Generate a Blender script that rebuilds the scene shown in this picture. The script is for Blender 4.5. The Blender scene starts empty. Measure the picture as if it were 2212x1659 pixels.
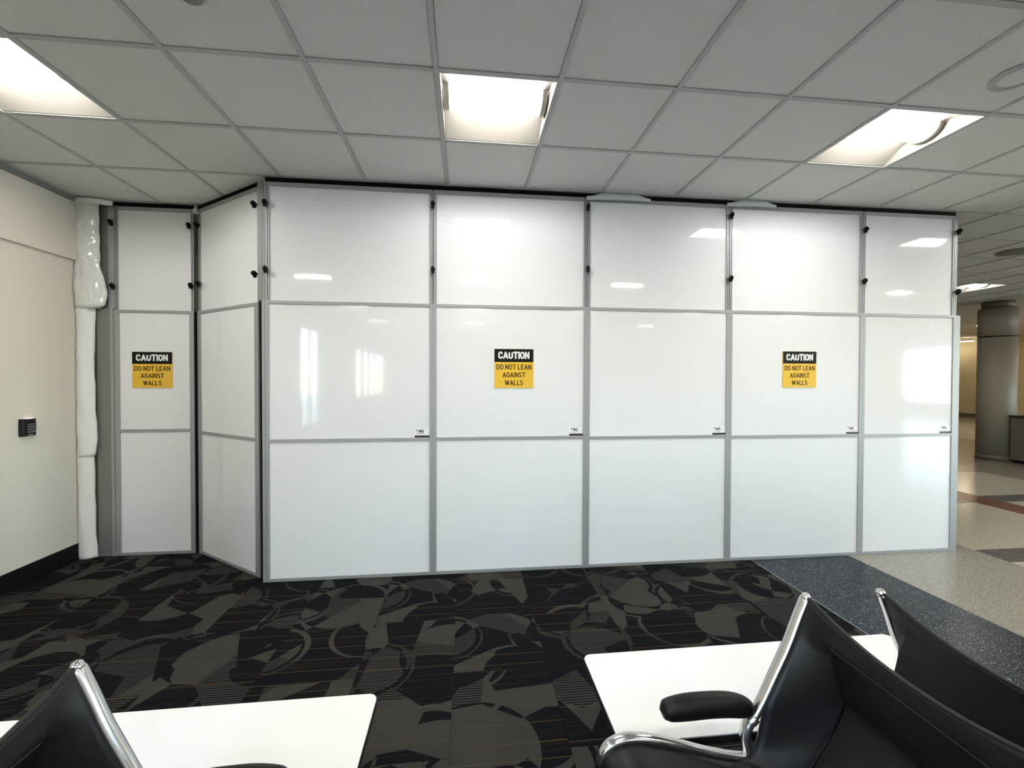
import bpy, math, random
from mathutils import Matrix, Vector
random.seed(7)
S = bpy.context.scene
COL = S.collection

# ------------------------------------------------------------------ camera
FX, CAM = 914.02, (1.4839, -3.2997, 1.5251)
PIT, ROL, YAW = -0.01427, -0.002955, -0.108078
cam = bpy.data.objects.new('camera', bpy.data.cameras.new('camera'))
COL.objects.link(cam)
R = (Matrix.Rotation(YAW, 3, 'Z') @ Matrix.Rotation(PIT, 3, 'X') @ Matrix.Rotation(ROL, 3, 'Y'))
B = Matrix((R.col[0], R.col[2], -R.col[1])).transposed()
M4 = B.to_4x4(); M4.translation = CAM
cam.matrix_world = M4
cam.data.sensor_fit = 'HORIZONTAL'; cam.data.sensor_width = 36.0
cam.data.lens = FX / 2212 * 36.0
cam.data.clip_start = 0.02; cam.data.clip_end = 400
S.camera = cam
# ------------------------------------------------------------------ light set-up
LENS_STRENGTH = 21.0
STRIP_STRENGTH = 14.0
SKY_STRENGTH = 1.75
SUN_STRENGTH = 14.0
S.view_settings.view_transform = 'Standard'
S.view_settings.look = 'None'
S.view_settings.gamma = 1.0
S.view_settings.use_curve_mapping = False
S.view_settings.exposure = 1.62
w = bpy.data.worlds.new('sky'); S.world = w; w.use_nodes = True
nt = w.node_tree
sky = nt.nodes.new('ShaderNodeTexSky'); sky.sky_type = 'NISHITA'; sky.sun_disc = False
sky.sun_elevation = math.radians(48); sky.sun_rotation = math.radians(200); sky.altitude = 1500
nt.links.new(sky.outputs[0], nt.nodes['Background'].inputs[0])
nt.nodes['Background'].inputs[1].default_value = SKY_STRENGTH
sun = bpy.data.objects.new('sun', bpy.data.lights.new('sun', 'SUN')); COL.objects.link(sun)
sun.data.energy = SUN_STRENGTH; sun.data.angle = .01; sun.data.color = (1,.96,.9)
sun.rotation_euler = (math.radians(-42), 0, 0)      # high sun behind the closed end of the hall: lights the apron outside, enters no window
cy = S.cycles
cy.use_denoising = True
cy.max_bounces = 10; cy.diffuse_bounces = 5; cy.glossy_bounces = 4; cy.transmission_bounces = 4
cy.transparent_max_bounces = 8
cy.caustics_reflective = False; cy.caustics_refractive = False
cy.sample_clamp_indirect = 6.0


# ------------------------------------------------------------------ helpers
class MB:
    def __init__(s): s.v = []; s.f = []; s.sm = []
    def add(s, vs, fs, smooth=False):
        n = len(s.v); s.v += [tuple(v) for v in vs]
        for f in fs: s.f.append([i + n for i in f]); s.sm.append(smooth)
        return s
    def box(s, x0, x1, y0, y1, z0, z1):
        vs = [(x0,y0,z0),(x1,y0,z0),(x1,y1,z0),(x0,y1,z0),(x0,y0,z1),(x1,y0,z1),(x1,y1,z1),(x0,y1,z1)]
        return s.add(vs, [(3,2,1,0),(4,5,6,7),(0,1,5,4),(1,2,6,5),(2,3,7,6),(3,0,4,7)])
    def prism(s, pts, z0, z1):            # outline in x,y (counter-clockwise) pulled from z0 to z1
        n = len(pts)
        vs = [(x,y,z0) for x,y in pts] + [(x,y,z1) for x,y in pts]
        fs = [tuple(range(n))[::-1], tuple(range(n, 2*n))] + [(i,(i+1)%n,(i+1)%n+n,i+n) for i in range(n)]
        return s.add(vs, fs)
    def lathe(s, prof, at=(0,0,0), axis='Z', n=24, sx=1.0, smooth=True):
        vs = []; m = len(prof)
        for r, h in prof:
            for k in range(n):
                a = 2*math.pi*k/n; x, y, z = r*math.cos(a)*sx, r*math.sin(a), h
                if axis == '-Y': x, y, z = x, -z, y
                if axis == 'X': x, y, z = z, x, y
                vs.append((x+at[0], y+at[1], z+at[2]))
        fs = [(i*n+k, i*n+(k+1)%n, (i+1)*n+(k+1)%n, (i+1)*n+k) for i in range(m-1) for k in range(n)]
        s.add(vs, fs, smooth)
        base = len(s.v) - m*n
        s.f.append([base+k for k in range(n)][::-1]); s.sm.append(False)
        s.f.append([base+(m-1)*n+k for k in range(n)]); s.sm.append(False)
        return s
    def tube(s, pts, rad, n=12, ry=1.0, cap=True):   # tube through points in the x,z plane mostly; radius list or number
        P = [Vector(p) for p in pts]; m = len(P)
        rad = rad if isinstance(rad, (list, tuple)) else [rad]*m
        vs = []
        for i in range(m):
            t = (P[min(i+1,m-1)] - P[max(i-1,0)]).normalized()
            side = Vector((0,1,0)) if abs(t.y) < .9 else Vector((1,0,0))
            up = t.cross(side).normalized(); side = up.cross(t).normalized()
            for k in range(n):
                a = 2*math.pi*k/n
                vs.append(P[i] + side*math.cos(a)*rad[i]*ry + up*math.sin(a)*rad[i])
        fs = [(i*n+k, i*n+(k+1)%n, (i+1)*n+(k+1)%n, (i+1)*n+k) for i in range(m-1) for k in range(n)]
        s.add(vs, fs, True)
        base = len(s.v) - m*n
        if cap:
            s.f.append([base+k for k in range(n)][::-1]); s.sm.append(True)
            s.f.append([base+(m-1)*n+k for k in range(n)]); s.sm.append(True)
        return s
    def mesh(s, name, mat):
        me = bpy.data.meshes.new(name); me.from_pydata(s.v, [], s.f)
        me.polygons.foreach_set('use_smooth', s.sm)
        me.materials.append(mat); me.update()
        import bmesh
        b = bmesh.new(); b.from_mesh(me); bmesh.ops.recalc_face_normals(b, faces=b.faces); b.to_mesh(me); b.free()
        return me
    def build(s, name, mat, parent=None, loc=(0,0,0), bevel=0.0, seg=2, **props):
        o = bpy.data.objects.new(name, s.mesh(name, mat)); COL.objects.link(o)
        o.location = loc
        if parent is not None: o.parent = parent
        if bevel:
            b = o.modifiers.new('bevel', 'BEVEL'); b.width = bevel; b.segments = seg; b.limit_method = 'ANGLE'
        for k, v in props.items(): o[k] = v
        return o

def empty(name, loc=(0,0,0), rz=0.0, **props):
    o = bpy.data.objects.new(name, None); COL.objects.link(o)
    o.location = loc; o.rotation_euler = (0,0,rz); o.empty_display_size = .1
    for k, v in props.items(): o[k] = v
    return o

def copy_tree(o, parent=None, loc=None, label=None):
    c = o.copy(); COL.objects.link(c)
    if parent is not None: c.parent = parent
    if loc is not None: c.location = loc
    if label: c['label'] = label
    for ch in list(o.children): copy_tree(ch, c)
    return c

def spline(pts, n=6):                     # Catmull-Rom through tuples
    out = []
    P = [Vector(p) for p in pts]
    for i in range(len(P)-1):
        a, b, c, d = P[max(i-1,0)], P[i], P[i+1], P[min(i+2,len(P)-1)]
        for k in range(n):
            t = k/n
            out.append(.5*((2*b)+(c-a)*t+(2*a-5*b+4*c-d)*t*t+(3*b-a-3*c+d)*t**3))
    out.append(P[-1]); return out

# ------------------------------------------------------------------ materials
def mat(name, col, rough=.5, metal=0.0, spec=.5, emit=None, estr=0.0, coat=0.0):
    m = bpy.data.materials.new(name); m.use_nodes = True
    p = m.node_tree.nodes['Principled BSDF']
    p.inputs['Base Color'].default_value = (*col, 1); p.inputs['Roughness'].default_value = rough
    p.inputs['Metallic'].default_value = metal; p.inputs['Specular IOR Level'].default_value = spec
    p.inputs['Coat Weight'].default_value = coat
    if emit: p.inputs['Emission Color'].default_value = (*emit, 1); p.inputs['Emission Strength'].default_value = estr
    return m

class N:                                   # small node-graph helper
    def __init__(s, m): s.t = m.node_tree; s.p = s.t.nodes['Principled BSDF']
    def new(s, typ, **kw):
        n = s.t.nodes.new(typ)
        for k, v in kw.items(): setattr(n, k, v)
        return n
    def set(s, sock, v):
        if isinstance(v, bpy.types.NodeSocket): s.t.links.new(v, sock)
        elif v is not None: sock.default_value = v
    def math(s, op, a, b=None, c=None):
        n = s.new('ShaderNodeMath', operation=op)
        for i, v in enumerate((a, b, c)): s.set(n.inputs[i], v)
        return n.outputs[0]
    def vmath(s, op, a, b=None):
        n = s.new('ShaderNodeVectorMath', operation=op)
        for i, v in enumerate((a, b)): s.set(n.inputs[i], v)
        return n.outputs[0]
    def vor(s, vec, scale, feature='F1', dim='2D'):
        n = s.new('ShaderNodeTexVoronoi', feature=feature, voronoi_dimensions=dim)
        s.set(n.inputs['Vector'], vec); n.inputs['Scale'].default_value = scale
        return n
    def noise(s, vec, scale, detail=2.0, rough=.5):
        n = s.new('ShaderNodeTexNoise'); s.set(n.inputs['Vector'], vec)
        n.inputs['Scale'].default_value = scale; n.inputs['Detail'].default_value = detail
        n.inputs['Roughness'].default_value = rough
        return n.outputs['Fac']
    def mix(s, f, a, b):
        n = s.new('ShaderNodeMix', data_type='RGBA')
        s.set(n.inputs['Factor'], f); s.set(n.inputs['A'], a); s.set(n.inputs['B'], b)
        for q in ('A','B'):
            pass
        return n.outputs['Result']
    def ramp(s, f, stops):
        n = s.new('ShaderNodeValToRGB'); s.set(n.inputs[0], f)
        e = n.color_ramp.elements
        while len(e) < len(stops): e.new(.5)
        for q, (x, c) in zip(e, stops): q.position = x; q.color = (*c, 1)
        return n.outputs[0]
    def coord(s, which='Object'): return s.new('ShaderNodeTexCoord').outputs[which]
    def bump(s, h, strength, dist):
        n = s.new('ShaderNodeBump'); n.inputs['Strength'].default_value = strength
        n.inputs['Distance'].default_value = dist; s.set(n.inputs['Height'], h)
        s.t.links.new(n.outputs[0], s.p.inputs['Normal'])
    def base(s, c): s.set(s.p.inputs['Base Color'], c)
    def rough(s, c): s.set(s.p.inputs['Roughness'], c)

def mixcol(n, f, a, b):
    x = n.new('ShaderNodeMix', data_type='RGBA')
    fs = [i for i in x.inputs if i.name == 'Factor' and i.type == 'VALUE'][0]
    As = [i for i in x.inputs if i.name == 'A' and i.type == 'RGBA'][0]
    Bs = [i for i in x.inputs if i.name == 'B' and i.type == 'RGBA'][0]
    n.set(fs, f)
    n.set(As, a if isinstance(a, bpy.types.NodeSocket) else (*a, 1))
    n.set(Bs, b if isinstance(b, bpy.types.NodeSocket) else (*b, 1))
    return [o for o in x.outputs if o.type == 'RGBA'][0]

M = {}
# glossy white laminate, its sheet very slightly wavy so that reflections bend
m = M['panel'] = mat('white_laminate', (.80,.815,.825), .05, 0, .40)
n = N(m); n.bump(n.noise(n.coord('Object'), 1.3, 0.0), .10, .010)
m = M['alu'] = mat('brushed_aluminium', (.36,.37,.37), .5, .35)
n = N(m); v = n.vmath('MULTIPLY', n.coord(), (60,60,3)); n.rough(n.math('MULTIPLY_ADD', n.noise(v, 3), .2, .38))
M['alu_dull'] = mat('grey_anodised_metal', (.24,.24,.23), .5, .35)
M['black'] = mat('black_rubber', (.004,.004,.0045), .55, 0, .2)
M['gasket'] = mat('black_seal', (.004,.004,.0045), .7, 0, .1)
m = M['wall'] = mat('beige_wall_paint', (.67,.615,.555), .75, 0, .25)
n = N(m); n.bump(n.noise(n.coord(), 220, 2), .12, .002)
M['wall_warm'] = mat('warm_wall_paint', (.62,.52,.34), .7, 0, .25)
M['trim_grey'] = mat('grey_trim', (.20,.20,.19), .6)
M['bb'] = mat('black_vinyl_base', (.004,.004,.004), .6, 0, .15)
m = M['tile'] = mat('mineral_ceiling_tile', (.70,.71,.69), .9, 0, .1)
n = N(m); c = n.coord(); f = n.noise(c, 260, 3, .6)
n.base(n.ramp(f, [(.3,(.62,.63,.61)),(.7,(.74,.75,.73))])); n.bump(f, .15, .002)
M['grid'] = mat('ceiling_grid_metal', (.47,.485,.47), .6, 0, .3)
M['gyp'] = mat('painted_gypsum_ceiling', (.66,.62,.54), .85, 0, .1)
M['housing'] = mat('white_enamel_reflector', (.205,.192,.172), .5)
M['bracket'] = mat('lamp_bracket', (.42,.39,.34), .5)
M['lens'] = mat('lamp_lens', (.9,.9,.9), .5, emit=(1.0,.98,.93), estr=LENS_STRENGTH)
M['strip'] = mat('warm_strip_lamp', (.9,.9,.9), .5, emit=(1.0,.88,.66), estr=STRIP_STRENGTH)
m = M['vinyl'] = mat('black_vinyl', (.006,.0065,.008), .45, 0, .35)
n = N(m); n.bump(n.noise(n.coord(), 420, 2), .12, .001)
m = M['cast'] = mat('polished_cast_aluminium', (.62,.62,.61), .22, 1.0)
n = N(m); n.rough(n.math('MULTIPLY_ADD', n.noise(n.coord(), 40, 3), .18, .13))
M['pad'] = mat('black_urethane', (.004,.004,.004), .45, 0, .3)
M['tabletop'] = mat('white_table_laminate', (.95,.95,.945), .3)
M['edge'] = mat('black_edge_band', (.01,.01,.01), .5)
M['sign_y'] = mat('sign_yellow', (.80,.50,.035), .5)
M['sign_k'] = mat('sign_black', (.008,.008,.006), .5, 0, .15)
M['ink_w'] = mat('white_print', (.85,.85,.83), .5)
M['ink_d'] = mat('dark_brown_print', (.028,.008,.005), .5, 0, .2)
M['ink_k'] = mat('black_print', (.012,.012,.012), .5)
M['ink_g'] = mat('grey_print', (.35,.35,.35), .5)
M['sticker'] = mat('white_sticker', (.86,.86,.86), .35)
M['pad_key'] = mat('grey_key', (.22,.20,.19), .5)
M['led'] = mat('lit_strip', (.9,.8,.75), .4, emit=(1.0,.72,.66), estr=.28)
m = M['tape'] = mat('white_tape', (.80,.80,.775), .45)
n = N(m); n.bump(n.noise(n.vmath('MULTIPLY', n.coord(), (14,14,5)), 3, 4), .35, .01)
m = M['film'] = mat('crumpled_plastic_film', (.74,.74,.71), .10, 0, .6)
n = N(m); vz = n.vor(n.vmath('MULTIPLY', n.coord(), (13,13,8)), 1.3, 'DISTANCE_TO_EDGE', '3D')
n.bump(n.math('MINIMUM', vz.outputs['Distance'], .35), .7, .012)
M['flap'] = mat('pale_plastic_strip', (.62,.66,.67), .4)
m = M['col'] = mat('taupe_column_cladding', (.24,.21,.165), .5, 0, .3)
n = N(m); n.base(n.ramp(n.noise(n.coord(), 90, 3, .7), [(.3,(.215,.186,.146)),(.7,(.27,.237,.19))]))
M['kiosk'] = mat('taupe_laminate', (.12,.10,.075), .5)
M['frame_k'] = mat('dark_frame', (.02,.02,.02), .4)
M['ground'] = mat('pale_apron_concrete', (.46,.48,.46), .9)

def terrazzo(name, a, b, chip, rough=.16, scale=70, chips=.82, spec=.3):
    m = mat(name, a, rough, 0, spec); n = N(m); c = n.coord()
    v = n.vor(c, scale, dim='3D'); r = n.new('ShaderNodeSeparateColor'); n.t.links.new(v.outputs['Color'], r.inputs[0])
    base = n.ramp(n.noise(c, 55, 4, .75), [(.35,a),(.65,b)])
    f = n.math('MULTIPLY', n.math('GREATER_THAN', r.outputs[0], chips), n.math('LESS_THAN', v.outputs['Distance'], .42))
    n.base(mixcol(n, f, base, chip)); return m
M['t_grey'] = terrazzo('greige_terrazzo', (.25,.23,.19), (.40,.37,.31), (.15,.135,.115), .11, 130, .72)
M['t_beige'] = terrazzo('pale_beige_terrazzo', (.46,.41,.32), (.56,.50,.40), (.38,.32,.24), .14, 85, .85)
M['t_navy'] = terrazzo('navy_terrazzo', (.006,.010,.017), (.017,.024,.036), (.24,.27,.30), .32, 120, .76, .16)
M['t_dark'] = terrazzo('charcoal_terrazzo', (.085,.08,.075), (.13,.12,.11), (.25,.23,.2), .18, 80, .8)
M['t_brown'] = terrazzo('red_brown_terrazzo', (.15,.050,.026), (.20,.078,.042), (.24,.13,.08), .2, 80, .85, .2)
M['t_taupe'] = terrazzo('taupe_terrazzo', (.26,.22,.165), (.33,.28,.215), (.2,.16,.12), .16, 85, .85)
M['divider'] = mat('metal_divider_strip', (.45,.46,.47), .35, .8)

def carpet():
    m = mat('patterned_carpet', (.01,.01,.012), .95, 0, .08); n = N(m)
    oi = n.new('ShaderNodeObjectInfo')
    rv = n.new('ShaderNodeCombineXYZ')
    n.set(rv.inputs[0], n.math('MULTIPLY', oi.outputs['Random'], 37.3)); n.set(rv.inputs[1], n.math('MULTIPLY', oi.outputs['Random'], 91.7))
    c = n.coord('Object'); p = n.vmath('ADD', c, rv.outputs[0])
    sep = n.new('ShaderNodeSeparateXYZ'); n.t.links.new(p, sep.inputs[0]); x, y = sep.outputs[0], sep.outputs[1]
    def sepc(v, ch=0):
        q = n.new('ShaderNodeSeparateColor'); n.t.links.new(v.outputs['Color'], q.inputs[0]); return q.outputs[ch]
    v1 = n.vor(p, 2.9); v2 = n.vor(n.vmath('ADD', p, (5.3,2.1,0)), 1.75); v3 = n.vor(n.vmath('ADD', p, (9.7,7.7,0)), 2.1)
    a = n.math('GREATER_THAN', sepc(v1), .52)
    c1 = n.math('LESS_THAN', v2.outputs['Distance'], .46)
    c1 = n.math('MULTIPLY', c1, n.math('GREATER_THAN', sepc(v2, 2), .12))
    xor = lambda q, r: n.math('ABSOLUTE', n.math('SUBTRACT', q, r))
    c3 = n.math('MULTIPLY', n.math('LESS_THAN', v3.outputs['Distance'], .37), n.math('GREATER_THAN', sepc(v3, 2), .45))
    mk = xor(xor(a, c1), c3)
    v4 = n.vor(n.vmath('ADD', p, (3.1,4.4,0)), 3.6)
    mk = n.math('MULTIPLY', mk, n.math('GREATER_THAN', sepc(v4, 1), .18))
    mk = n.math('MAXIMUM', mk, n.math('GREATER_THAN', sepc(v4, 0), .90))
    # narrow arcs that swell and thin out
    wv = n.math('MULTIPLY', n.noise(p, 2.6, 0), .075)
    ring = n.math('LESS_THAN', n.math('ABSOLUTE', n.math('SUBTRACT', v3.outputs['Distance'], .44)), n.math('SUBTRACT', wv, .020))
    mk = n.math('MAXIMUM', mk, ring)
    # ribbed shapes: dark lines run along x
    stripe = n.math('LESS_THAN', n.math('FRACT', n.math('MULTIPLY', y, 62)), .55)
    ribbed = n.math('GREATER_THAN', sepc(v1, 1), .52)
    solid = n.math('MAXIMUM', n.math('SUBTRACT', 1.0, ribbed), stripe)
    mk = n.math('MULTIPLY', mk, solid)
    # base: dark yarn in long streaks
    sv = n.new('ShaderNodeCombineXYZ'); n.set(sv.inputs[0], n.math('MULTIPLY', x, 1.2)); n.set(sv.inputs[1], n.math('MULTIPLY', y, 70))
    st = n.noise(sv.outputs[0], 1.0, 2)
    dark = n.ramp(st, [(.35,(.0045,.0055,.0085)),(.55,(.007,.007,.009)),(.68,(.020,.014,.010))])
    fuzz = n.noise(p, 520, 2, .7)
    taupe = n.ramp(fuzz, [(.3,(.033,.032,.027)),(.7,(.063,.061,.053))])
    col = mixcol(n, mk, dark, taupe)
    # thin ochre threads, each a different length along the tile
    ly = n.math('MULTIPLY', y, 10.5); cell = n.math('FLOOR', ly)
    wn = n.new('ShaderNodeTexWhiteNoise', noise_dimensions='1D'); n.set(wn.inputs['W'], cell)
    thread = n.math('LESS_THAN', n.math('FRACT', n.math('ADD', ly, n.math('MULTIPLY', wn.outputs['Value'], .6))), .045)
    thread = n.math('MULTIPLY', thread, n.math('GREATER_THAN', wn.outputs['Value'], .55))
    n.base(mixcol(n, n.math('MULTIPLY', thread, .6), col, (.125,.070,.028)))
    n.bump(fuzz, .5, .004)
    return m
M['carpet'] = carpet()

def glass():
    m = bpy.data.materials.new('window_glass'); m.use_nodes = True; t = m.node_tree; t.nodes.clear()
    o = t.nodes.new('ShaderNodeOutputMaterial'); mx = t.nodes.new('ShaderNodeMixShader')
    tr = t.nodes.new('ShaderNodeBsdfTransparent'); gl = t.nodes.new('ShaderNodeBsdfGlossy'); gl.inputs['Roughness'].default_value = .02
    tr.inputs[0].default_value = (.93,.96,.97,1); mx.inputs[0].default_value = .06
    t.links.new(tr.outputs[0], mx.inputs[1]); t.links.new(gl.outputs[0], mx.inputs[2]); t.links.new(mx.outputs[0], o.inputs[0])
    return m
M['glass'] = glass()

# ------------------------------------------------------------------ lettering (stroke alphabet, cap height 1)
def arc(cx, cy_, rx, ry, a0, a1, n=7):
    return [(cx+rx*math.cos(math.radians(a0+(a1-a0)*i/n)), cy_+ry*math.sin(math.radians(a0+(a1-a0)*i/n))) for i in range(n+1)]
GL = {
 'A': (.58, [[(0,0),(.29,1),(.58,0)], [(.10,.28),(.48,.28)]]),
 'C': (.50, [arc(.25,.74,.25,.26,-12,180)+arc(.25,.26,.25,.26,180,372)]),
 'D': (.50, [[(0,0),(0,1),(.20,1)]+arc(.20,.70,.30,.30,90,0)+arc(.20,.30,.30,.30,0,-90)+[(0,0)]]),
 'E': (.42, [[(.42,0),(0,0),(0,1),(.42,1)], [(0,.52),(.36,.52)]]),
 'G': (.50, [arc(.25,.74,.25,.26,0,180)+arc(.25,.26,.25,.26,180,360)+[(.50,.47),(.27,.47)]]),
 'I': (.0, [[(0,0),(0,1)]]),
 'L': (.40, [[(0,1),(0,0),(.40,0)]]),
 'N': (.50, [[(0,0),(0,1),(.50,0),(.50,1)]]),
 'O': (.50, [arc(.25,.74,.25,.26,0,180)+arc(.25,.26,.25,.26,180,360)+[(.5,.74)]]),
 'S': (.48, [arc(.24,.75,.23,.25,25,180)+arc(.20,.72,.19,.20,200,270)[1:]+arc(.28,.26,.20,.25,80,0)+arc(.24,.25,.24,.25,0,-155)]),
 'T': (.50, [[(0,1),(.50,1)], [(.25,1),(.25,0)]]),
 'U': (.50, [[(0,1),(0,.26)]+arc(.25,.26,.25,.26,180,360)+[(.5,1)]]),
 'W': (.78, [[(0,1),(.19,0),(.39,.95),(.59,0),(.78,1)]]),
}
def lettering(text, cx, zc, h, wt, y, mat_, parent, width=None, gap=.27, name='lettering', depth=.0006):
    """flat raised letters in the x,z plane, facing -y; centred on cx,zc; h = cap height, wt = stroke width"""
    tot = 0; items = []
    for ch in text:
        if ch == ' ': tot += .30; continue
        wd, st = GL[ch]; items.append((tot, st)); tot += wd + gap
    tot -= gap
    hh = h - wt; sx = (width - wt)/tot if width else hh
    mb = MB(); lay = 0
    def face(q):
        nonlocal lay
        yy = y - depth - lay*2e-5; lay = (lay+1) % 12        # overlapping strokes never share one plane
        mb.add([(u,yy,v_) for u,v_ in q], [tuple(range(len(q)))])
    for x0, strokes in items:
        for st in strokes:
            pts = [(cx + (x0+px-tot/2)*sx, zc + (pz-.5)*hh) for px, pz in st]
            for i, ((ax,az),(bx,bz)) in enumerate(zip(pts, pts[1:])):
                dx, dz = bx-ax, bz-az; L = math.hypot(dx,dz)
                if L < 1e-7: continue
                nx, nz = -dz/L*wt/2, dx/L*wt/2; ux, uz = dx/L*wt/2, dz/L*wt/2
                e0 = 1 if i == 0 and len(st) <= 5 else 0; e1 = 1 if i == len(pts)-2 and len(st) <= 5 else 0
                face([(ax-ux*e0+nx,az-uz*e0+nz),(ax-ux*e0-nx,az-uz*e0-nz),(bx+ux*e1-nx,bz+uz*e1-nz),(bx+ux*e1+nx,bz+uz*e1+nz)])
            for (ax,az) in pts[1:-1]:
                face([(ax+wt/2*math.cos(2*math.pi*j/8), az+wt/2*math.sin(2*math.pi*j/8)) for j in range(8)])
    o = bpy.data.objects.new(name, bpy.data.meshes.new(name)); COL.objects.link(o)
    o.data.from_pydata(mb.v, [], mb.f); o.data.materials.append(mat_); o.parent = parent
    return o

# ================================================================== SETTING
XL, XR, YB, YF = -1.73, 22.0, -16.0, 13.0
ZC = 3.0
XT = 11.29                                   # where the tiled ceiling stops
# ---- floor
floor = MB().box(XL-.2, XR+.2, YB-.2, YF+.2, -.12, -.012).build('floor', M['gasket'], kind='structure')
TX0, TW, TL = -1.73-.34, .495, .99
tile_me = MB().box(.0006, TW-.0006, .0006, TL-.0006, -.012, 0).mesh('carpet_tile', M['carpet'])
XC = 3.868
def carpet_tile(x, y, me=tile_me):
    o = bpy.data.objects.new('carpet_tile', me); COL.objects.link(o); o.location = (x, y, 0); o.parent = floor; return o
import bmesh
k = 0
xs = [.925 + TW*i for i in range(-6, 6)]
for x in xs:
    for j in range(-4, 2):
        y = -.62 + j*TL + (TL/2 if k % 2 else 0)
        x0, x1 = max(x, XL), min(x+TW, XC)
        if x1-x0 < TW-.002:
            me = MB().box(x0-x+.0006, x1-x-.0006, .0006, TL-.0006, -.012, 0).mesh('carpet_tile', M['carpet'])
            carpet_tile(x, y, me)
        else: carpet_tile(x, y)
    k += 1
mb = MB()
for i, x in enumerate(xs):
    off = (TL/2 if i % 2 else 0)
    x0, x1 = max(x, XL), min(x+TW, XC)
    mb.box(x0, x1, YB, -.62-4*TL+off, -.012, 0); mb.box(x0, x1, -.62+2*TL+off, YF, -.012, 0)
mb.build('carpet_remainder', M['carpet'], floor, kind='stuff')
MB().box(XC, XC+.006, YB, YF, -.012, .0015).build('divider_strip', M['divider'], floor)
def slab(name, mt, x0, x1, y0, y1): return MB().box(x0, x1, y0, y1, -.012, 0).build(name, M[mt], floor)
XN, XG = 4.768, 6.0
slab('navy_border', 't_navy', XC+.006, XN, YB, YF)
slab('greige_field', 't_grey', XN, XG, YB, YF)
ys = [YB]; 
bands = [(-.262,-.008), (1.26,1.53), (-4.3,-4.03), (-7.3,-7.03), (-10.3,-10.03), (4.2,4.47)]
bands.sort()
XB0, XB1, XP = 7.755, 8.155, 9.90
cur = YB
for b0, b1 in bands + [(YF, YF)]:
    slab('beige_field', 't_beige', XG, XB0, cur, b0)
    hi = min(b0, 2.796)
    if hi > cur: slab('beige_field', 't_beige', XB1, XP, cur, hi)
    lo = max(cur, 2.796)
    if b0 > lo: slab('taupe_field', 't_taupe', XB1, XP, lo, b0)
    if b1 > b0:
        slab('charcoal_band', 't_dark', XG, XB0, b0, b1)
        slab('charcoal_band', 't_dark', XB1, XP, b0, b1)
    cur = b1
slab('brown_band', 't_brown', XB0, XB1, YB, YF)
slab('taupe_field', 't_taupe', XP, 14.2, YB, YF)
slab('beige_field', 't_beige', 14.2, 19.0, YB, YF)
slab('taupe_field', 't_taupe', 19.0, XR, YB, YF)

# ---- walls
def wall_x(name, x0, x1, y0, y1, z1, holes, mt):
    """a wall running along y with openings (ya, yb, za, zb)"""
    mb = MB(); cur = y0
    for ya, yb, za, zb in sorted(holes):
        mb.box(x0, x1, cur, ya, 0, z1); mb.box(x0, x1, ya, yb, 0, za); mb.box(x0, x1, ya, yb, zb, z1); cur = yb
    mb.box(x0, x1, cur, y1, 0, z1)
    return mb.build(name, M[mt], kind='structure')
LW = [(-6.75,-5.4,.45,2.75), (-14.6,-9.6,.45,2.75)]
wall_left = wall_x('wall_left', XL-.2, XL, YB, YF, 3.4, LW, 'wall')
MB().box(XL, XL+.026, YB, .74, 2.482, 2.956).build('upper_band', M['wall'], wall_left, bevel=.003)
MB().box(XL, XL+.03, YB, .74, 2.956, 2.999).build('trim_1', M['trim_grey'], kind='structure')
MB().box(XL, XL+.012, YB, .60, .0, .14).build('baseboard_left', M['bb'], bevel=.003, kind='structure')
RW = [(-14.6,-12.5,.45,2.9), (-12.0,-7.0,.45,2.9), (-6.6,-1.6,.45,2.9)]  # the two long openings are added out of view for more daylight indoors
wall_right = wall_x('wall_right', XR, XR+.2, YB, YF, 3.4, RW, 'wall_warm')
MB().box(XR-.015, XR, YB, YF, 0, .13).build('baseboard_right', M['kiosk'], kind='structure')
wall_back = MB().box(XL-.2, XR+.2, YB-.2, YB, 0, 3.4).build('wall_back', M['wall'], kind='structure')
wall_front = MB().box(XL-.2, XR+.2, YF, YF+.2, 0, 3.4).build('wall_front', M['wall_warm'], kind='structure')
def window(nm, x, sgn, ya, yb, za, zb, nmul, t=.05):
    mb = MB()
    for y in [ya + (yb-ya-t)*i/nmul for i in range(nmul+1)]: mb.box(x-.03, x+.03, y, y+t, za, zb)
    mb.box(x-.03, x+.03, ya, yb, za, za+t); mb.box(x-.03, x+.03, ya, yb, zb-t, zb)
    f = mb.build(nm, M['alu_dull'], kind='structure')
    for i in range(nmul):
        a = ya + (yb-ya-t)*i/nmul + t; b = ya + (yb-ya-t)*(i+1)/nmul
        MB().box(x-.004, x+.004, a, b, za+t, zb-t).build('pane', M['glass'], f)
    mb = MB().box(min(x,x-sgn*.12)-.02, max(x,x-sgn*.12)+.02, ya, yb, za-.03, za); mb.build('sill', M['wall'], f)
for i, h in enumerate(LW): window('window_%d' % (i+1), XL-.1, -1, *h, 2 if i < 1 else 5, .10 if i < 1 else .42)
for i, h in enumerate(RW): window('window_%d' % (i+3), XR+.1, 1, *h, 2 if i == 0 else 4)  # short one shows mirrored in the end panel; long ones added for daylight
MB().box(-150, 170, -150, 150, -4.6, -4.5).build('ground', M['ground'], kind='structure')

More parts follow.
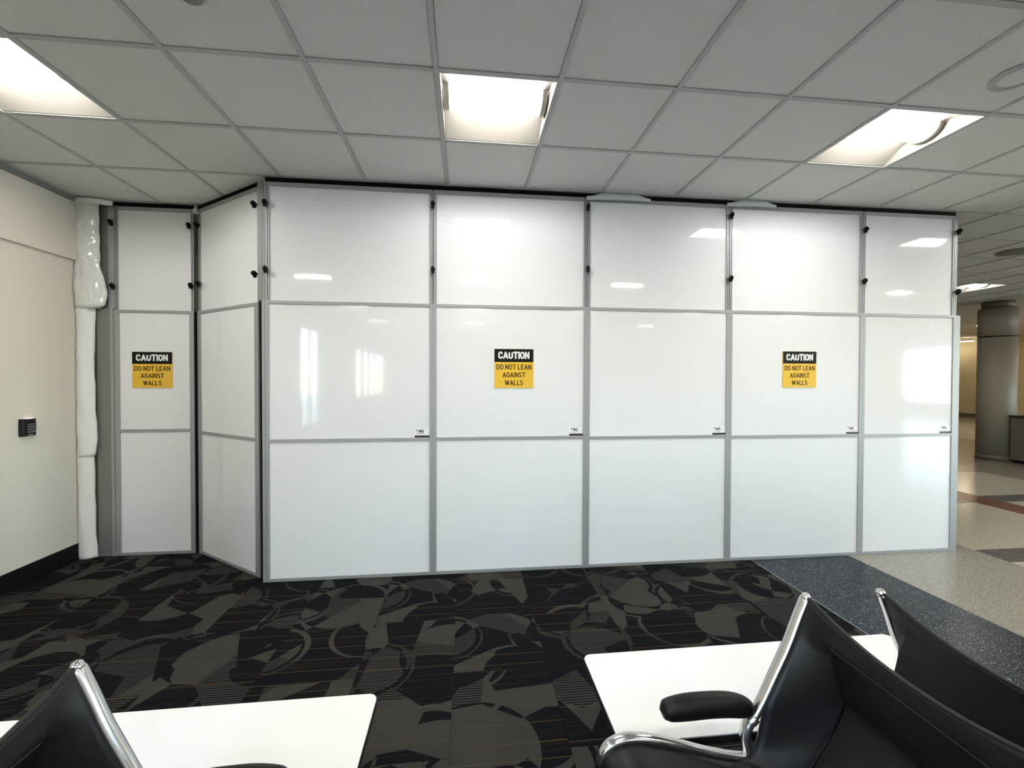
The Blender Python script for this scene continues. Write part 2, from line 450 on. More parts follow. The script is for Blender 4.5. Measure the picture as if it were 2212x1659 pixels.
# ---- ceiling: hung grid with tiles, plain plaster beyond
ceiling = MB().box(XL-.2, XR+.2, YB-.2, YF+.2, 3.36, 3.46).build('ceiling', M['gyp'], kind='structure')
G = .61; GX = .1188
def gx(i): return GX + i*G
lamp_cells = set()
lamp_spots = []
for a in range(0, 6):
    for b in range(0, 5):
        i, j = -2 + 4*b, -2 - 4*a          # cell index: x from gx(i), y from j*G
        lamp_cells.add((i, j)); lamp_spots.append((i, j))
lamp_cells.add((15, 4)); lamp_spots.append((15, 4))
lamp_cells.add((11, 8)); lamp_spots.append((11, 8))
lamp_cells.add((15, -2+6)); 
tme = MB()
e = .004
tme.box(.010+e, G-.010-e, .010+e, G-.010-e, 0, .012)
tile_mesh = tme.mesh('ceiling_tile', M['tile'])
i0, i1 = -4, 18
j0, j1 = -26, 20
rest = MB()
for i in range(i0, i1+1):
    for j in range(j0, j1+1):
        if (i, j) in lamp_cells: continue
        x0, x1 = max(gx(i), XL), min(gx(i+1), XT); y0 = j*G
        if x1 - x0 < .05: continue
        vis = (-4 <= j < 1 and i < 12) or (i >= 8 and -4 <= j < 8)
        full = x1-x0 > G-.001
        if vis and full:
            o = bpy.data.objects.new('ceiling_tile', tile_mesh); COL.objects.link(o); o.parent = ceiling
            o.location = (x0, y0, ZC+.006)
        elif vis:
            MB().box(x0+.012, x1-.012, y0+.014, y0+G-.014, ZC+.006, ZC+.018).build('ceiling_tile', M['tile'], ceiling)
        else:
            rest.box(x0+.012, x1-.012, y0+.014, y0+G-.014, ZC+.006, ZC+.018)
rest.build('distant_tiles', M['tile'], ceiling, kind='stuff')
for i in range(i0+1, i1+1):
    x = gx(i)
    MB().box(x-.012, x+.012, j0*G, j1*G, ZC, ZC+.006).build('grid_bar', M['grid'], ceiling)
for j in range(j0, j1+1):
    mb = MB(); a = XL; 
    mb.box(a, XT, j*G-.012, j*G+.012, ZC+.0005, ZC+.006); mb.build('grid_bar', M['grid'], ceiling)
# plaster ceiling over the concourse beyond the grid, with a step up to a higher soffit
MB().box(XT, XR, YB, 6.6, ZC, ZC+.08).build('plaster_soffit', M['gyp'], ceiling)
MB().box(XT, XR, 6.6, YF, 3.2, 3.28).build('plaster_soffit', M['gyp'], ceiling)
MB().box(XT, XR, 6.55, 6.6, ZC, 3.3).build('soffit_edge', M['gyp'], ceiling)
MB().box(XT-.012, XT+.012, YB, YF, ZC-.001, ZC+.3).build('edge_trim', M['grid'], ceiling)

# ================================================================== LIGHTS (recessed troffers)
def make_lamp():
    r = empty('ceiling_light', category='light', group='recessed troffers in the ceiling grid')
    a, b, H = .016, G-.016, .10
    # housing: open box
    mb = MB()
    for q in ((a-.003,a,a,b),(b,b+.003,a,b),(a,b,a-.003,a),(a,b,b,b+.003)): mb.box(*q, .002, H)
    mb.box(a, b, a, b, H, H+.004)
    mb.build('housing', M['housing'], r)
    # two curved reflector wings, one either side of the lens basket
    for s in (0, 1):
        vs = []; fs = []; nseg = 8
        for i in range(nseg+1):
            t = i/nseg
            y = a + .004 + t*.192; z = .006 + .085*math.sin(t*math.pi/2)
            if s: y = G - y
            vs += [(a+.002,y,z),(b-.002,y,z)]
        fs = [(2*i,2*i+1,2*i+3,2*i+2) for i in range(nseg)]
        mb = MB(); mb.add(vs, fs, True); mb.build('reflector', M['housing'], r)
    # lens: shallow half-round basket running along x
    vs = []; nseg = 12
    for i in range(nseg+1):
        t = math.pi*i/nseg
        y = G/2 - 0.088*math.cos(t); z = .088 - .060*math.sin(t)
        vs += [(a+.035,y,z),(b-.035,y,z)]
    mb = MB(); mb.add(vs, [(2*i,2*i+1,2*i+3,2*i+2) for i in range(nseg)], True)
    mb.build('lens', M['lens'], r)
    # curved end brackets holding the basket
    for x0, x1 in ((a+.008,a+.035),(b-.035,b-.008)):
        vs = []; 
        for i in range(nseg+1):
            t = math.pi*i/nseg
            y = G/2 - .094*math.cos(t); z = .090 - .067*math.sin(t)
            vs += [(x0,y,z),(x1,y,z)]
        mb = MB(); mb.add(vs, [(2*i,2*i+1,2*i+3,2*i+2) for i in range(nseg)], True)
        pts = [(v[1],v[2]) for v in vs[::2]]
        for x in (x0, x1): mb.add([(x,p,q) for p,q in pts], [tuple(range(len(pts)))])
        mb.build('end_bracket', M['bracket'], r)
    mb = MB()
    for q in ((.012,a,.012,G-.012),(b,G-.012,.012,G-.012),(a,b,.012,a),(a,b,b,G-.012)): mb.box(*q, .0005, .004)
    mb.build('trim_frame', M['grid'], r)
    return r
LL = {(-2,-2): 'recessed square ceiling light over the keypad wall, left edge of the picture',
      (2,-2): 'recessed square ceiling light above the second wide panel, centre of the picture',
      (6,-2): 'recessed square ceiling light above the fourth wide panel, right of the centre one',
      (15,4): 'distant ceiling light in front of the round column, right edge of the picture',
      (11,8): 'ceiling light hidden beyond the partition over the concourse'}
lamp0 = None
for (i, j) in lamp_spots:
    if i >= 19 : continue
    lab = LL.get((i, j), 'recessed square ceiling light behind the viewpoint, seen only mirrored in the panels')
    if (i, j) not in LL:
        a, b = (-2-j)//4, (i+2)//4
        od = ['first','second','third','fourth','fifth','sixth']
        lab = ('square ceiling light in first row from the panels, %s from the keypad wall' % od[b]) if a == 0 else \
              ('square ceiling light in %s row from the panels, %s from the keypad wall' % (od[a], od[b]))
    if lamp0 is None:
        lamp0 = make_lamp(); lamp0.location = (gx(i), j*G, ZC); lamp0['label'] = lab
    else: copy_tree(lamp0, None, (gx(i), j*G, ZC), lab)
l = copy_tree(lamp0, None, (13.95, 5.0, ZC-.004), 'ceiling light in plaster ceiling beyond the round column, right edge of the picture')
for nm, x, y, wd in (('a', 23.0, 12.64, .55),):
    pass
for lab, x, y, z in (('bright narrow strip light under the far soffit, nearer the column', 21.45, 11.63, 3.085), ('bright narrow strip light under the far soffit, beside the panel edge', 21.55, 12.42, 2.945)):
    r = empty('strip_light', (x, y, z), label=lab, category='light', group='strip lights under the far soffit')
    MB().box(-.03,.03,-.22,.22,-.02,.02).build('housing', M['housing'], r)
    MB().box(-.035,.035,-.21,.21,-.045,-.02).build('lens', M['strip'], r)
    for yy in (-.15,.15): MB().box(-.006,.006,yy-.006,yy+.006,.02,3.2-z).build('hanger', M['bracket'], r)
# strips added over the concourse, outside the frame, to light the far wall
for xn, x in (('near', 15.0), ('middle', 17.6), ('far', 20.2)):
    for yn, y in (('beyond the soffit edge', 8.0), ('beside the counter', 3.5), ('in front of the counter', -2.0)):
        z = 3.2 if y > 6.6 else 3.0
        r = empty('strip_light', (x, y, z), label='added unseen strip light in the %s concourse ceiling, %s' % (xn, yn), category='light', group='added concourse strip lights out of view')
        MB().box(-.6,.6,-.08,.08,-.030,0).build('housing', M['housing'], r)
        MB().box(-.58,.58,-.07,.07,-.040,-.030).build('lens', M['strip'], r)

# round things in the ceiling
def disc(name, x, y, prof, mt, label, cat, face=None):
    r = empty(name, (x, y, ZC), label=label, category=cat)
    MB().lathe(prof, n=40).build('rim', M[mt], r)
    if face: MB().lathe(face[0], n=36).build(face[2], M[face[1]], r)
disc('ceiling_speaker', 4.152, -1.50, [(.085,.004),(.100,.004),(.102,-.006),(.096,-.014),(.086,-.010),(.085,-.006)], 'grid',
     'white round ceiling speaker cut by the right edge of the picture', 'speaker', ([(.085,-.005),(.06,-.007),(.001,-.007)], 'tile', 'grille'))
disc('round_grille', 7.80, .95, [(.15,.004),(.165,.004),(.165,-.008),(.15,-.008)], 'alu_dull',
     'grey round ceiling grille beside the partition top', 'grille', ([(.150,-.006),(.10,-.012),(.001,-.012)], 'trim_grey', 'mesh'))
disc('smoke_detector', .435, -1.545, [(.058,.004),(.058,-.010),(.050,-.014)], 'grid',
     'small round detector cut by the top edge of the picture', 'detector', ([(.045,-.012),(.042,-.026),(.03,-.034),(.001,-.036)], 'trim_grey', 'sensor_cap'))

# ================================================================== PARTITION PANELS
ZM, ZU, ZT = 2.092, 2.937, 2.976
def knob(parent, x, z, y):
    mb = MB()
    mb.lathe([(.008,0),(.009,.010),(.016,.013),(.021,.024),(.021,.032),(.015,.043),(.005,.050)], (x, y, z), '-Y', 10, .78)
    mb.box(x-.010, x+.010, y-.030, y-.012, z-.030, z+.004)
    return mb.build('knob', M['black'], parent)
def slot_post(mb, x0, x1, y0, z0, z1):     # aluminium extrusion with one open slot in its front
    w_ = x1-x0; a, b = x0+w_*.42, x0+w_*.60
    mb.prism([(x0,y0),(a,y0),(a,y0+.009),(b,y0+.009),(b,y0),(x1,y0),(x1,y0+.03),(x0,y0+.03)], z0, z1)
def panel(loc, rz, wd, label, knobs, st=(.026,.026), zrail=1.051, group='white temporary wall panels', zseal=3.0):
    r = empty('partition_panel', loc, rz, label=label, category='panel', group=group, kind='thing')
    a, b = st
    # lower frame
    MB().box(0,a,0,.048,0,ZM).build('stile', M['alu'], r, bevel=.002)
    MB().box(wd-b,wd,0,.048,0,ZM).build('stile', M['alu'], r, bevel=.002)
    MB().box(a,wd-b,.0005,.047,ZM-.024,ZM).build('top_rail', M['alu'], r, bevel=.0015)
    MB().box(a,wd-b,.0005,.047,zrail-.0125,zrail+.0125).build('middle_rail', M['alu'], r, bevel=.0015)
    MB().box(a,wd-b,.0005,.047,0,.024).build('bottom_rail', M['alu'], r, bevel=.0015)
    # white infill sheets, set back from the frame face
    MB().box(a,wd-b,.008,.020,zrail+.0125,ZM-.024).build('infill', M['panel'], r, label='upper white infill sheet')
    MB().box(a,wd-b,.008,.020,.024,zrail-.0125).build('infill', M['panel'], r, label='lower white infill sheet')
    # upper telescoping frame
    y = .012
    for x0, x1 in ((.003,.027),(wd-.027,wd-.003)):
        mb = MB(); slot_post(mb, x0, x1, y, ZM-.02, ZU+.03); mb.build('upper_post', M['alu'], r)
    MB().box(.027,wd-.027,y+.001,y+.03,ZU,ZU+.030).build('upper_rail', M['alu'], r, bevel=.001)
    MB().box(.027,wd-.027,y+.009,y+.018,ZM-.015,ZU).build('upper_infill', M['panel'], r, label='white extension infill sheet')
    MB().box(0,wd,y+.004,y+.034,ZU+.030,zseal-.001).build('seal', M['gasket'], r, label='black foam seal against ceiling')
    for kx, kz in knobs: knob(r, kx, kz, y+.001)
    return r
XS = [.010, 1.2310, 2.4440, 3.6570, 4.8795, 5.7860]
KN = [[(.008,2.808),(.010,2.321)], [(.000,2.851),(.000,2.355)], [(.000,2.887),(.000,2.399)], [(.001,2.874),(-.001,2.356)],
      [(.001,2.806),(-.004,2.367),(.9065,2.827),(.9045,2.298)]]
LB = ['widest looking white panel at the corner end of the long row, plain without a sign',
      'white panel with a caution sign under the central ceiling light',
      'plain white panel between the two panels carrying caution signs in the long row',
      'white panel with a caution sign, second from the open end of the row',
      'narrow white panel at the open end of the row beside the concourse']
ZR = [1.0515, 1.052, 1.045, 1.0385, 1.0345]
panels = []
for i in range(5):
    kn = [(kx+.0, kz) for kx, kz in KN[i]]
    panels.append(panel((XS[i],0,0), 0, XS[i+1]-XS[i], LB[i], kn, zrail=ZR[i]))
# end channel on the open end and corner post on the other end
p = panels[4]; wd = XS[5]-XS[4]
MB().box(wd+.001, wd+.050, .006, .044, 0, ZM-.004).build('end_channel', M['alu'], p, bevel=.002)
mb = MB(); slot_post(mb, wd-.002, wd+.016, .012, ZM-.01, ZU+.03); mb.build('end_post', M['alu'], p)
p = panels[0]
MB().box(-.024, -.001, .002, .048, 0, ZM).build('corner_post', M['alu'], p, bevel=.002)
MB().box(-.044, -.025, .020, .075, 0, ZM-.004).build('gasket', M['gasket'], p, label='black rubber corner gasket')
MB().box(-.052, -.018, .010, .060, ZM, ZU+.03).build('upper_corner_post', M['alu_dull'], p)
mb = MB(); slot_post(mb, -.017, .002, .012, ZM, ZU+.03); mb.build('corner_post_slot', M['alu'], p)
# angled return
ax, ay = -.030, .050; dx, dy = -.809, .588
s0, s1 = .055, .978
ang = math.atan2(-dy, -dx)
pa = panel((ax+dx*s1, ay+dy*s1, 0), ang, s1-s0, 'white panel turned at an angle between the corner and the recessed panel',
      [(.030,2.83),(.040,2.325),(.893,2.83),(.897,2.307)], st=(.050,.055), zrail=1.048)
MB().lathe([(.022,2.925),(.024,2.95),(.014,2.972),(.004,2.996)], (.006,-.006,0), n=9, sx=.8).build('tape_tip', M['tape'], pa, label='white twist of tape at the top corner')
# recessed narrow panel
ps = panel((-1.474,.62,0), 0, .628, 'narrow recessed white panel with a caution sign next to the taped wall joint',
      [(-.008,2.825),(.000,2.293),(.600,2.823),(.611,2.313)], st=(.040,.036), zrail=1.066)
MB().box(.629,.645,.012,.05,0,ZM-.004).build('gasket', M['gasket'], ps, label='black rubber joint gasket')
# metal filler beside it
r = empty('filler_channel', (-1.61,.62,0), label='grey metal filler channel between the taped joint and the recessed panel', category='channel')
MB().box(0,.108,.004,.03,0,ZM+.01).build('lower_plate', M['alu_dull'], r)
MB().box(.109,.134,-.004,.03,0,ZM+.01).build('lower_post', M['alu'], r, bevel=.002)
MB().box(.002,.092,.012,.04,ZM+.011,ZU+.02).build('upper_plate', M['alu_dull'], r)
MB().box(.093,.137,.006,.04,ZM+.011,ZU+.02).build('upper_post', M['alu'], r, bevel=.002)

# plastic flaps sticking up from the top rail
def flap(parent, x0, x1, z0, peak, label):
    vs = []; fs = []; nx = 20
    for i in range(nx+1):
        t = i/nx; x = x0+(x1-x0)*t
        top = z0 + .022 + peak*math.sin(math.pi*min(1,max(0,(t-.06)/.9)))**1.3
        top = min(top, 2.998)
        yy = -.004 - .010*math.sin(math.pi*t)
        bot = z0 - .010*(1-t)
        vs += [(x,yy,bot),(x,yy-.006*math.sin(t*9),top),(x,yy+.002,bot),(x,yy+.002-.006*math.sin(t*9),top)]
    for i in range(nx):
        q = 4*i; fs += [(q,q+4,q+5,q+1),(q+2,q+3,q+7,q+6),(q+1,q+5,q+7,q+3),(q,q+2,q+6,q+4)]
    mb = MB(); mb.add(vs, fs, True)
    mb.build('plastic_flap', M['flap'], parent, label=label)
flap(panels[2], -.010, .520, 2.950, .045, 'pale plastic strip curling over the top rail')
flap(panels[3], -.035, .400, 2.952, .040, 'pale plastic strip over the top rail')

# maker's stickers
def sticker(parent, x1, zt):
    wd_ = .112; x0 = x1-wd_; y = .008
    s = MB().box(x0, x1, y-.0008, y, zt-.066, zt).build('sticker', M['sticker'], parent, label='small maker sticker in the lower corner')
    lettering('WS', x0+.050, zt-.018, .024, .0048, y-.0008, M['ink_k'], s, .040, .24)
    MB().box(x0+.009, x0+.027, y-.0016, y-.0008, zt-.0115, zt-.006).build('letter_bar', M['ink_k'], s)
    MB().box(x0+.0165, x0+.0195, y-.0016, y-.0008, zt-.030, zt-.0115).build('letter_stem', M['ink_g'], s)
    MB().box(x0+.009, x0+.070, y-.0014, y-.0008, zt-.040, zt-.0365).build('rule_line', M['ink_g'], s)
    MB().box(x0, x1, y-.0016, y-.0008, zt-.066, zt-.050).build('black_bar', M['ink_k'], s)
for i in range(5):
    sticker(panels[i], XS[i+1]-XS[i]-.0275, ZR[i]+.0125+.067)

# caution signs
def caution(loc, w_, h_, label):
    r = empty('caution_sign', loc, label=label, category='sign', group='caution signs on the panels')
    MB().box(0,w_,-.006,0,-h_,0).build('plate', M['sign_y'], r)
    MB().box(0,w_,-.0066,-.006,-h_*.335,0).build('header_band', M['sign_k'], r, label='black header band')
    lettering('CAUTION', w_*.497, -h_*.160, h_*.185, h_*.040, -.0066, M['ink_w'], r, w_*.80, .30)
    for t, zc, lw in (('DO NOT LEAN', -.462, .90), ('AGAINST', -.663, .58), ('WALLS', -.866, .465)):
        lettering(t, w_*.502, h_*zc, h_*.134, h_*.0205, -.006, M['ink_d'], r, w_*lw, .27)
caution((1.703,.0075,1.752), .308, .305, 'caution sign on the second wide panel, middle of the three signs')
caution((4.139,.0075,1.756), .306, .304, 'caution sign nearest the open end of the partition')
caution((-1.335,.6275,1.738), .314, .306, 'caution sign on the recessed narrow panel near the keypad')

# ================================================================== LEFT WALL FITTINGS
r = empty('keypad', (XL,.165,1.152), label='black keypad with lit top edge on the beige wall', category='keypad')
mb = MB()
oy, oz = .050, .064
ring = lambda q: [(-oy*q,-oz*q),(oy*q*.96,-oz*q),(oy*q*1.04,0),(oy*q*.98,oz*q),(-oy*q*.98,oz*q),(-oy*q*1.02,0)]
vs = [(0.0005,a,b) for a,b in ring(1)]+[(.026,a,b) for a,b in ring(1)]+[(.032,a,b) for a,b in ring(.88)]
nn = 6
fs = [(i,(i+1)%nn,(i+1)%nn+nn,i+nn) for i in range(nn)]+[(i+nn,(i+1)%nn+nn,(i+1)%nn+2*nn,i+2*nn) for i in range(nn)]+[tuple(range(12,18)),tuple(range(6))]
mb.add(vs, fs); mb.build('body', M['pad'], r, bevel=.003)
for i in range(4):
    for j in range(3):
        y = -.010+.019*j; z = .022-.0185*i
        MB().box(.0315,.035,y-.0062,y+.0062,z-.0045,z+.0045).build('key', M['pad_key'], r)
MB().box(.006,.027,-.020,.036,oz-.001,oz+.004).build('status_light', M['led'], r, label='lit strip along the top')
MB().box(.0315,.034,-.012,.020,-.057,-.050).build('badge', M['alu'], r)

# taped joint between the wall and the partition: a buckled sheet
def sheet(name, mt, prof, z0, z1, nz, nu, amp, seed, thick, parent, ytop=.585, **pr):
    rnd = random.Random(seed); vs = []; fs = []
    ph = [rnd.uniform(0,6.28) for _ in range(10)]
    for i in range(nz+1):
        z = z0+(z1-z0)*i/nz
        for q in range(len(prof)-1):
            if prof[q][0] <= z <= prof[q+1][0]: break
        t = (z-prof[q][0])/max(1e-6, prof[q+1][0]-prof[q][0]); t = min(1,max(0,t))
        xl = prof[q][1]+(prof[q+1][1]-prof[q][1])*t; xr = prof[q][2]+(prof[q+1][2]-prof[q][2])*t
        for j in range(nu+1):
            u = j/nu
            x = xl+(xr-xl)*u + amp*.25*math.sin(z*23+ph[0]+u*3)
            y = ytop+(.618-ytop)*u - .026*math.sin(math.pi*min(1,u*1.05)) - thick
            y += amp*(math.sin(z*17+ph[1]+u*4)*.4+math.sin(z*41+ph[2]-u*7)*.35+math.sin(z*9+u*11+ph[3])*.45+rnd.uniform(-.3,.3))
            vs.append((max(x, XL+.0015), y, z))
    W_ = nu+1
    for i in range(nz):
        for j in range(nu): fs.append((i*W_+j,i*W_+j+1,(i+1)*W_+j+1,(i+1)*W_+j))
    mb = MB(); mb.add(vs, fs, True); o = mb.build(name, M[mt], parent, **pr)
    sd = o.modifiers.new('solid', 'SOLIDIFY'); sd.thickness = .0025
    return o
tp = empty('joint_tape', (0,0,0), label='white tape and crumpled plastic sealing the corner joint beside the keypad wall', category='tape')
XLt = XL+.004
sheet('lower_tape', 'tape', [(0,XLt,-1.602),(.10,XLt,-1.604),(.13,XLt,-1.611),(.5,XLt,-1.618),(.855,XLt,-1.622),(.88,XLt,-1.617)], .004, .88, 44, 8, .004, 3, .010, tp)
sheet('middle_tape', 'tape', [(.86,XLt,-1.615),(.90,XLt,-1.600),(1.0,XLt,-1.592),(1.2,XLt,-1.602),(1.5,XLt,-1.606),(1.75,XLt,-1.612)], .86, 1.74, 44, 8, .005, 5, .016, tp)
sheet('upper_tape', 'tape', [(1.72,XLt,-1.612),(1.9,XLt,-1.606),(2.1,XLt,-1.600),(2.30,XLt,-1.600)], 1.72, 2.32, 30, 8, .004, 8, .011, tp)
sheet('plastic_film', 'film', [(2.09,XLt,-1.600),(2.10,XLt,-1.520),(2.18,XLt,-1.508),(2.28,XLt,-1.512),(2.40,XLt,-1.535),(2.46,XLt,-1.552),(2.85,XLt,-1.560),(2.98,XLt,-1.560)], 2.095, 2.985, 30, 7, .010, 11, .022, tp, label='shiny crumpled clear plastic film')
sheet('top_tape', 'tape', [(2.944,XLt+.01,-1.452),(2.994,XLt,-1.445)], 2.948, 2.992, 4, 14, .002, 13, .030, tp)

# ================================================================== CONCOURSE
cx_, cy2, CR = 11.535, 3.722, .262
r = empty('round_column', (cx_, cy2, 0), label='round taupe clad column in the concourse beyond the partition', category='column', kind='thing')
MB().lathe([(CR,0.0),(CR,2.318)], n=48).build('lower_cladding', M['col'], r)
MB().lathe([(CR-.012,2.318),(CR-.012,2.342)], n=48).build('cladding_joint', M['black'], r)  # black ring set back between the two claddings
MB().lathe([(CR,2.342),(CR,2.862)], n=48).build('upper_cladding', M['col'], r)
MB().lathe([(CR-.045,2.862),(CR-.045,2.997)], n=48).build('collar', M['kiosk'], r)
MB().lathe([(CR+.004,.0005),(CR+.004,.10)], n=48).build('base_ring', M['kiosk'], r)
r = empty('counter_unit', (11.42, 3.06, 0), label='dark taupe counter unit beside the round column', category='counter')
MB().box(0,.6,-.5,.36,.06,.83).build('body', M['kiosk'], r)
MB().box(-.02,.62,-.52,.375,.83,.87).build('top', M['frame_k'], r)
MB().box(.03,.58,-.47,.33,0,.06).build('plinth', M['bb'], r)
r = empty('framed_sign', (XR-.03, 9.12, 1.36), label='dark framed board on the far lit wall, right edge of the picture', category='sign')
MB().box(0,.028,-.55,.45,-.24,.24).build('frame', M['frame_k'], r, bevel=.004)
MB().box(-.002,.002,-.52,.42,-.21,.21).build('board', M['sign_k'], r)

# ================================================================== SEATING
PROF_F = [(-.125,.869),(-.152,.807),(-.184,.727),(-.225,.644),(-.264,.566),(-.291,.522)]            # upright, x from the row centre line
NECK = [(-.289,.524),(-.308,.500),(-.316,.464),(-.309,.428),(-.303,.402)]
RAIL = [(-.300,.400),(-.358,.408),(-.446,.431),(-.531,.460),(-.616,.483),(-.680,.491),(-.726,.480),(-.752,.452),(-.757,.425)]
def seat_row(xc, yf, sgn, label):
    """a row of two hung seats; sgn=+1 faces -x, sgn=-1 faces +x; first side frame stands at y = yf, the row runs toward -y"""
    r = empty('seating_row', (xc, yf, 0), label=label, category='seat', group='rows of black airport seats')
    X = lambda p, y, q=0: (p[0]*sgn, y, p[1]+q)
    PIT_ = .60
    for k in range(3):
        y = -PIT_*k
        up = spline([X(p, y) for p in PROF_F], 5)
        rr = [.0135 - .001*abs(i/len(up)-.4) for i in range(len(up))]; rr[0] = .011
        f = MB().tube(up, rr, 12, 1.35)
        f.lathe([(.002,-.0),(.012,.002),(.014,.010),(.010,.020),(.002,.024)], (up[0][0], y, up[0][2]-.010), n=12, sx=1.0)
        f.tube(spline([X(p, y) for p in RAIL], 5), .0125, 12, 1.35)
        fr = f.build('side_frame', M['cast'], r)
        MB().tube(spline([X(p, y) for p in NECK], 5), [.0165]*4+[.0145]*13+[.0155]*4, 12, 1.3).build('bracket', M['cast'], fr)
        # armrest pad: fat capsule
        ap = spline([(-.577,.557,.004),(-.575,.558,.014),(-.568,.559,.023),(-.552,.562,.030),(-.50,.566,.034),(-.44,.567,.034),(-.38,.564,.0335),(-.335,.556,.031),(-.308,.547,.024),(-.299,.543,.013),(-.297,.542,.004)], 4)
        MB().tube([X(p, y) for p in ap], [q.z for q in ap], 24, .95).build('armrest', M['pad'], r, label='black moulded arm pad')
        # link from the pad down into the beam
        MB().tube([X(p, y) for p in ((-.306,.405),(-.33,.36),(-.36,.33))], [.017,.016,.020], 10, 1.2).build('beam_bracket', M['cast'], fr)
    MB().box(min(-.40*sgn,-.32*sgn), max(-.40*sgn,-.32*sgn), -2*PIT_-.05, .05, .27, .33).build('beam', M['black'], r, bevel=.006)
    for y in (-.30, -.90):
        leg = MB()
        leg.box(-.36*sgn-.02, -.36*sgn+.02, y-.03, y+.03, .03, .275)
        leg.tube([(-.36*sgn-.27*sgn,y,.018),(-.36*sgn,y,.040),(-.36*sgn+.20*sgn,y,.018)], [.016,.022,.016], 10, 1.2)
        leg.build('leg', M['cast'], r)
    # slings
    FR = spline([(p[0],p[1],0) for p in PROF_F[:-1]] + [(-.274,.520,0),(-.300,.430,0)] + [(p[0],p[1]-.008,0) for p in RAIL[1:-1]] + [(-.752,.415,0),(-.735,.385,0)], 5)
    CE = spline([(-.121,.816,0),(-.116,.770,0),(-.102,.71,0),(-.087,.655,0),(-.070,.598,0),(-.106,.520,0),(-.150,.455,0),
                 (-.20,.395,0),(-.33,.370,0),(-.46,.385,0),(-.58,.420,0),(-.665,.440,0),(-.712,.428,0),(-.738,.395,0),(-.735,.36,0)], 5)
    def resample(P, n):
        d = [0]
        for a, b in zip(P, P[1:]): d.append(d[-1]+(b-a).length)
        out = []; L = d[-1]; q = 0
        for i in range(n+1):
            t = L*i/n
            while q < len(P)-2 and d[q+1] < t: q += 1
            f = (t-d[q])/max(1e-9, d[q+1]-d[q]); out.append(P[q].lerp(P[q+1], min(1,f)))
        return out
    NT = 60
    # match the back/seat corners of both profiles: parametrise the two halves separately
    def split(P, zc, xcut):
        i = min(range(len(P)), key=lambda k: abs(P[k].x-xcut)+abs(P[k].y-zc)); return P[:i+1], P[i:]
    fa, fb = split(FR, .52, -.274); ca, cb = split(CE, .598, -.070)
    F_ = resample(fa, NT//2) + resample(fb, NT//2)[1:]; C_ = resample(ca, NT//2) + resample(cb, NT//2)[1:]
    VW = [0,.010,.022,.036,.050,.060,.067,.070,.073,.080,.10,.14,.19,.24,.30]
    VV = VW + [PIT_-v_ for v_ in VW[-2::-1]]
    for k in range(2):
        y0 = -PIT_*k - .012
        vs = []; fs = []
        for i in range(NT+1):
            tb = min(1.0, i/(NT*.5)*3.2)                     # the side wings open out below the top edge
            for v_ in VV:
                q0 = min(v_, PIT_-v_); lin = min(1, q0/.070); par = 4*(v_/PIT_)*(1-v_/PIT_)
                a = par*(1-tb) + lin*tb
                q = F_[i].lerp(C_[i], a)
                vs.append((q.x*sgn, y0 - v_*(PIT_-.024)/PIT_, q.y))
        nv = len(VV)
        for i in range(NT):
            for j in range(nv-1): fs.append((i*nv+j,i*nv+j+1,(i+1)*nv+j+1,(i+1)*nv+j))
        mb = MB(); mb.add(vs, fs, True)
        vi = [min(range(nv), key=lambda q: abs(VV[q]-.070)), min(range(nv), key=lambda q: abs(VV[q]-(PIT_-.070)))]
        sl = mb.build('sling', M['vinyl'], r, label='black vinyl seat and back sling')
        me = sl.data; at = me.attributes.new('sharp_edge', 'BOOLEAN', 'EDGE')
        for e_ in me.edges:
            (ra, ca_), (rb, cb_) = divmod(e_.vertices[0], nv), divmod(e_.vertices[1], nv)
            if (ca_ == cb_ and ca_ in vi and 6 < min(ra, rb) < NT//2) or (ra == rb == NT//2 and (max(ca_, cb_) <= vi[0] or min(ca_, cb_) >= vi[1])):
                at.data[e_.index].value = True
        so = sl.modifiers.new('solid', 'SOLIDIFY'); so.thickness = .012; so.offset = 0
        # piping along the top edge and stitched seams across back and seat
        row = lambda i, dz=0: [(vs[i*nv+j][0], vs[i*nv+j][1], vs[i*nv+j][2]+dz) for j in range(nv)]
        mb = MB(); mb.tube(row(0), .0068, 8); mb.build('top_piping', M['vinyl'], sl)
        for i in (7, 31, 44):
            mb = MB()
            off = [( -.0062*sgn if i < 30 else 0, 0, 0 if i < 30 else .0062)]
            mb.tube([(p_[0]+off[0][0], p_[1], p_[2]+off[0][2]) for p_ in row(i)[8:-8]], .0022, 6)
            mb.build('seam', M['vinyl'], sl)
    return r
seat_row(2.625, -2.14, 1, 'black seat row with a visible arm pad, its back toward the row behind it')
seat_row(2.625, -2.14, -1, 'black seat row facing the concourse, back to back with the row showing an arm pad')
seat_row(.484, -2.25, -1, 'black seat row in the bottom left corner below the keypad')

def table(x0, x1, y0, y1, z, label):
    r = empty('side_table', ((x0+x1)/2, (y0+y1)/2, 0), label=label, category='table', group='white tables at the row ends')
    a, b = (x1-x0)/2, (y1-y0)/2; rad = .030
    def rr(g, q):
        pts = []
        for sx, sy, st in ((1,1,0),(-1,1,90),(-1,-1,180),(1,-1,270)):
            for i in range(7):
                t = math.radians(st+90*i/6); pts.append((sx*(a-g-q)+q*math.cos(t), sy*(b-g-q)+q*math.sin(t)))
        return pts
    MB().prism(rr(.0015, rad), z-.004, z).build('top', M['tabletop'], r, label='white rounded laminate top')
    MB().prism(rr(0, rad), z-.028, z-.004).build('edge_band', M['edge'], r, label='black edge and underside')
    for s in (-.36, .36):
        leg = MB().box(s-.025, s+.025, -.03, .03, .03, z-.05)
        leg.tube([(s-.20,0,.018),(s,0,.040),(s+.20,0,.018)], [.016,.022,.016], 10, 1.2)
        leg.box(s-.09, s+.09, -.10, .10, z-.05, z-.028)
        leg.build('leg', M['cast'], r)
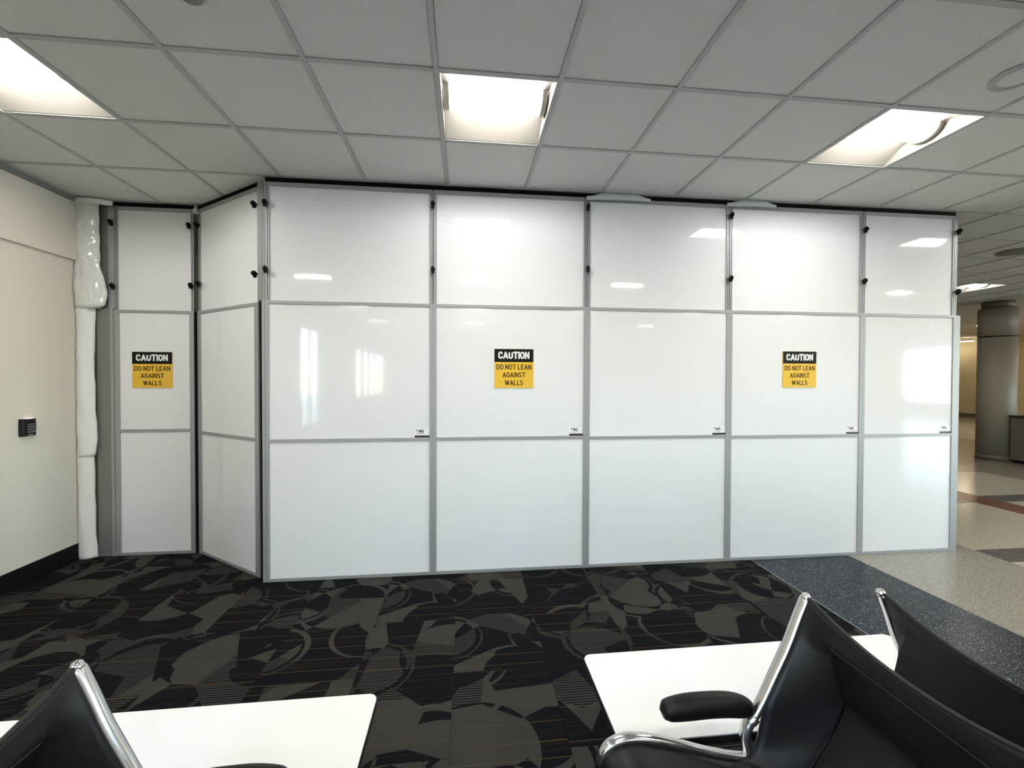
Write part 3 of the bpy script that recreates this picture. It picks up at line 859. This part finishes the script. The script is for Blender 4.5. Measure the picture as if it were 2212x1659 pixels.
table(1.947, 3.303, -2.080, -1.664, .42, 'white table behind the chair arm pad, on the carpet edge side')
table(-.205, 1.180, -2.205, -1.790, .42, 'white table at bottom left next to the corner chair')
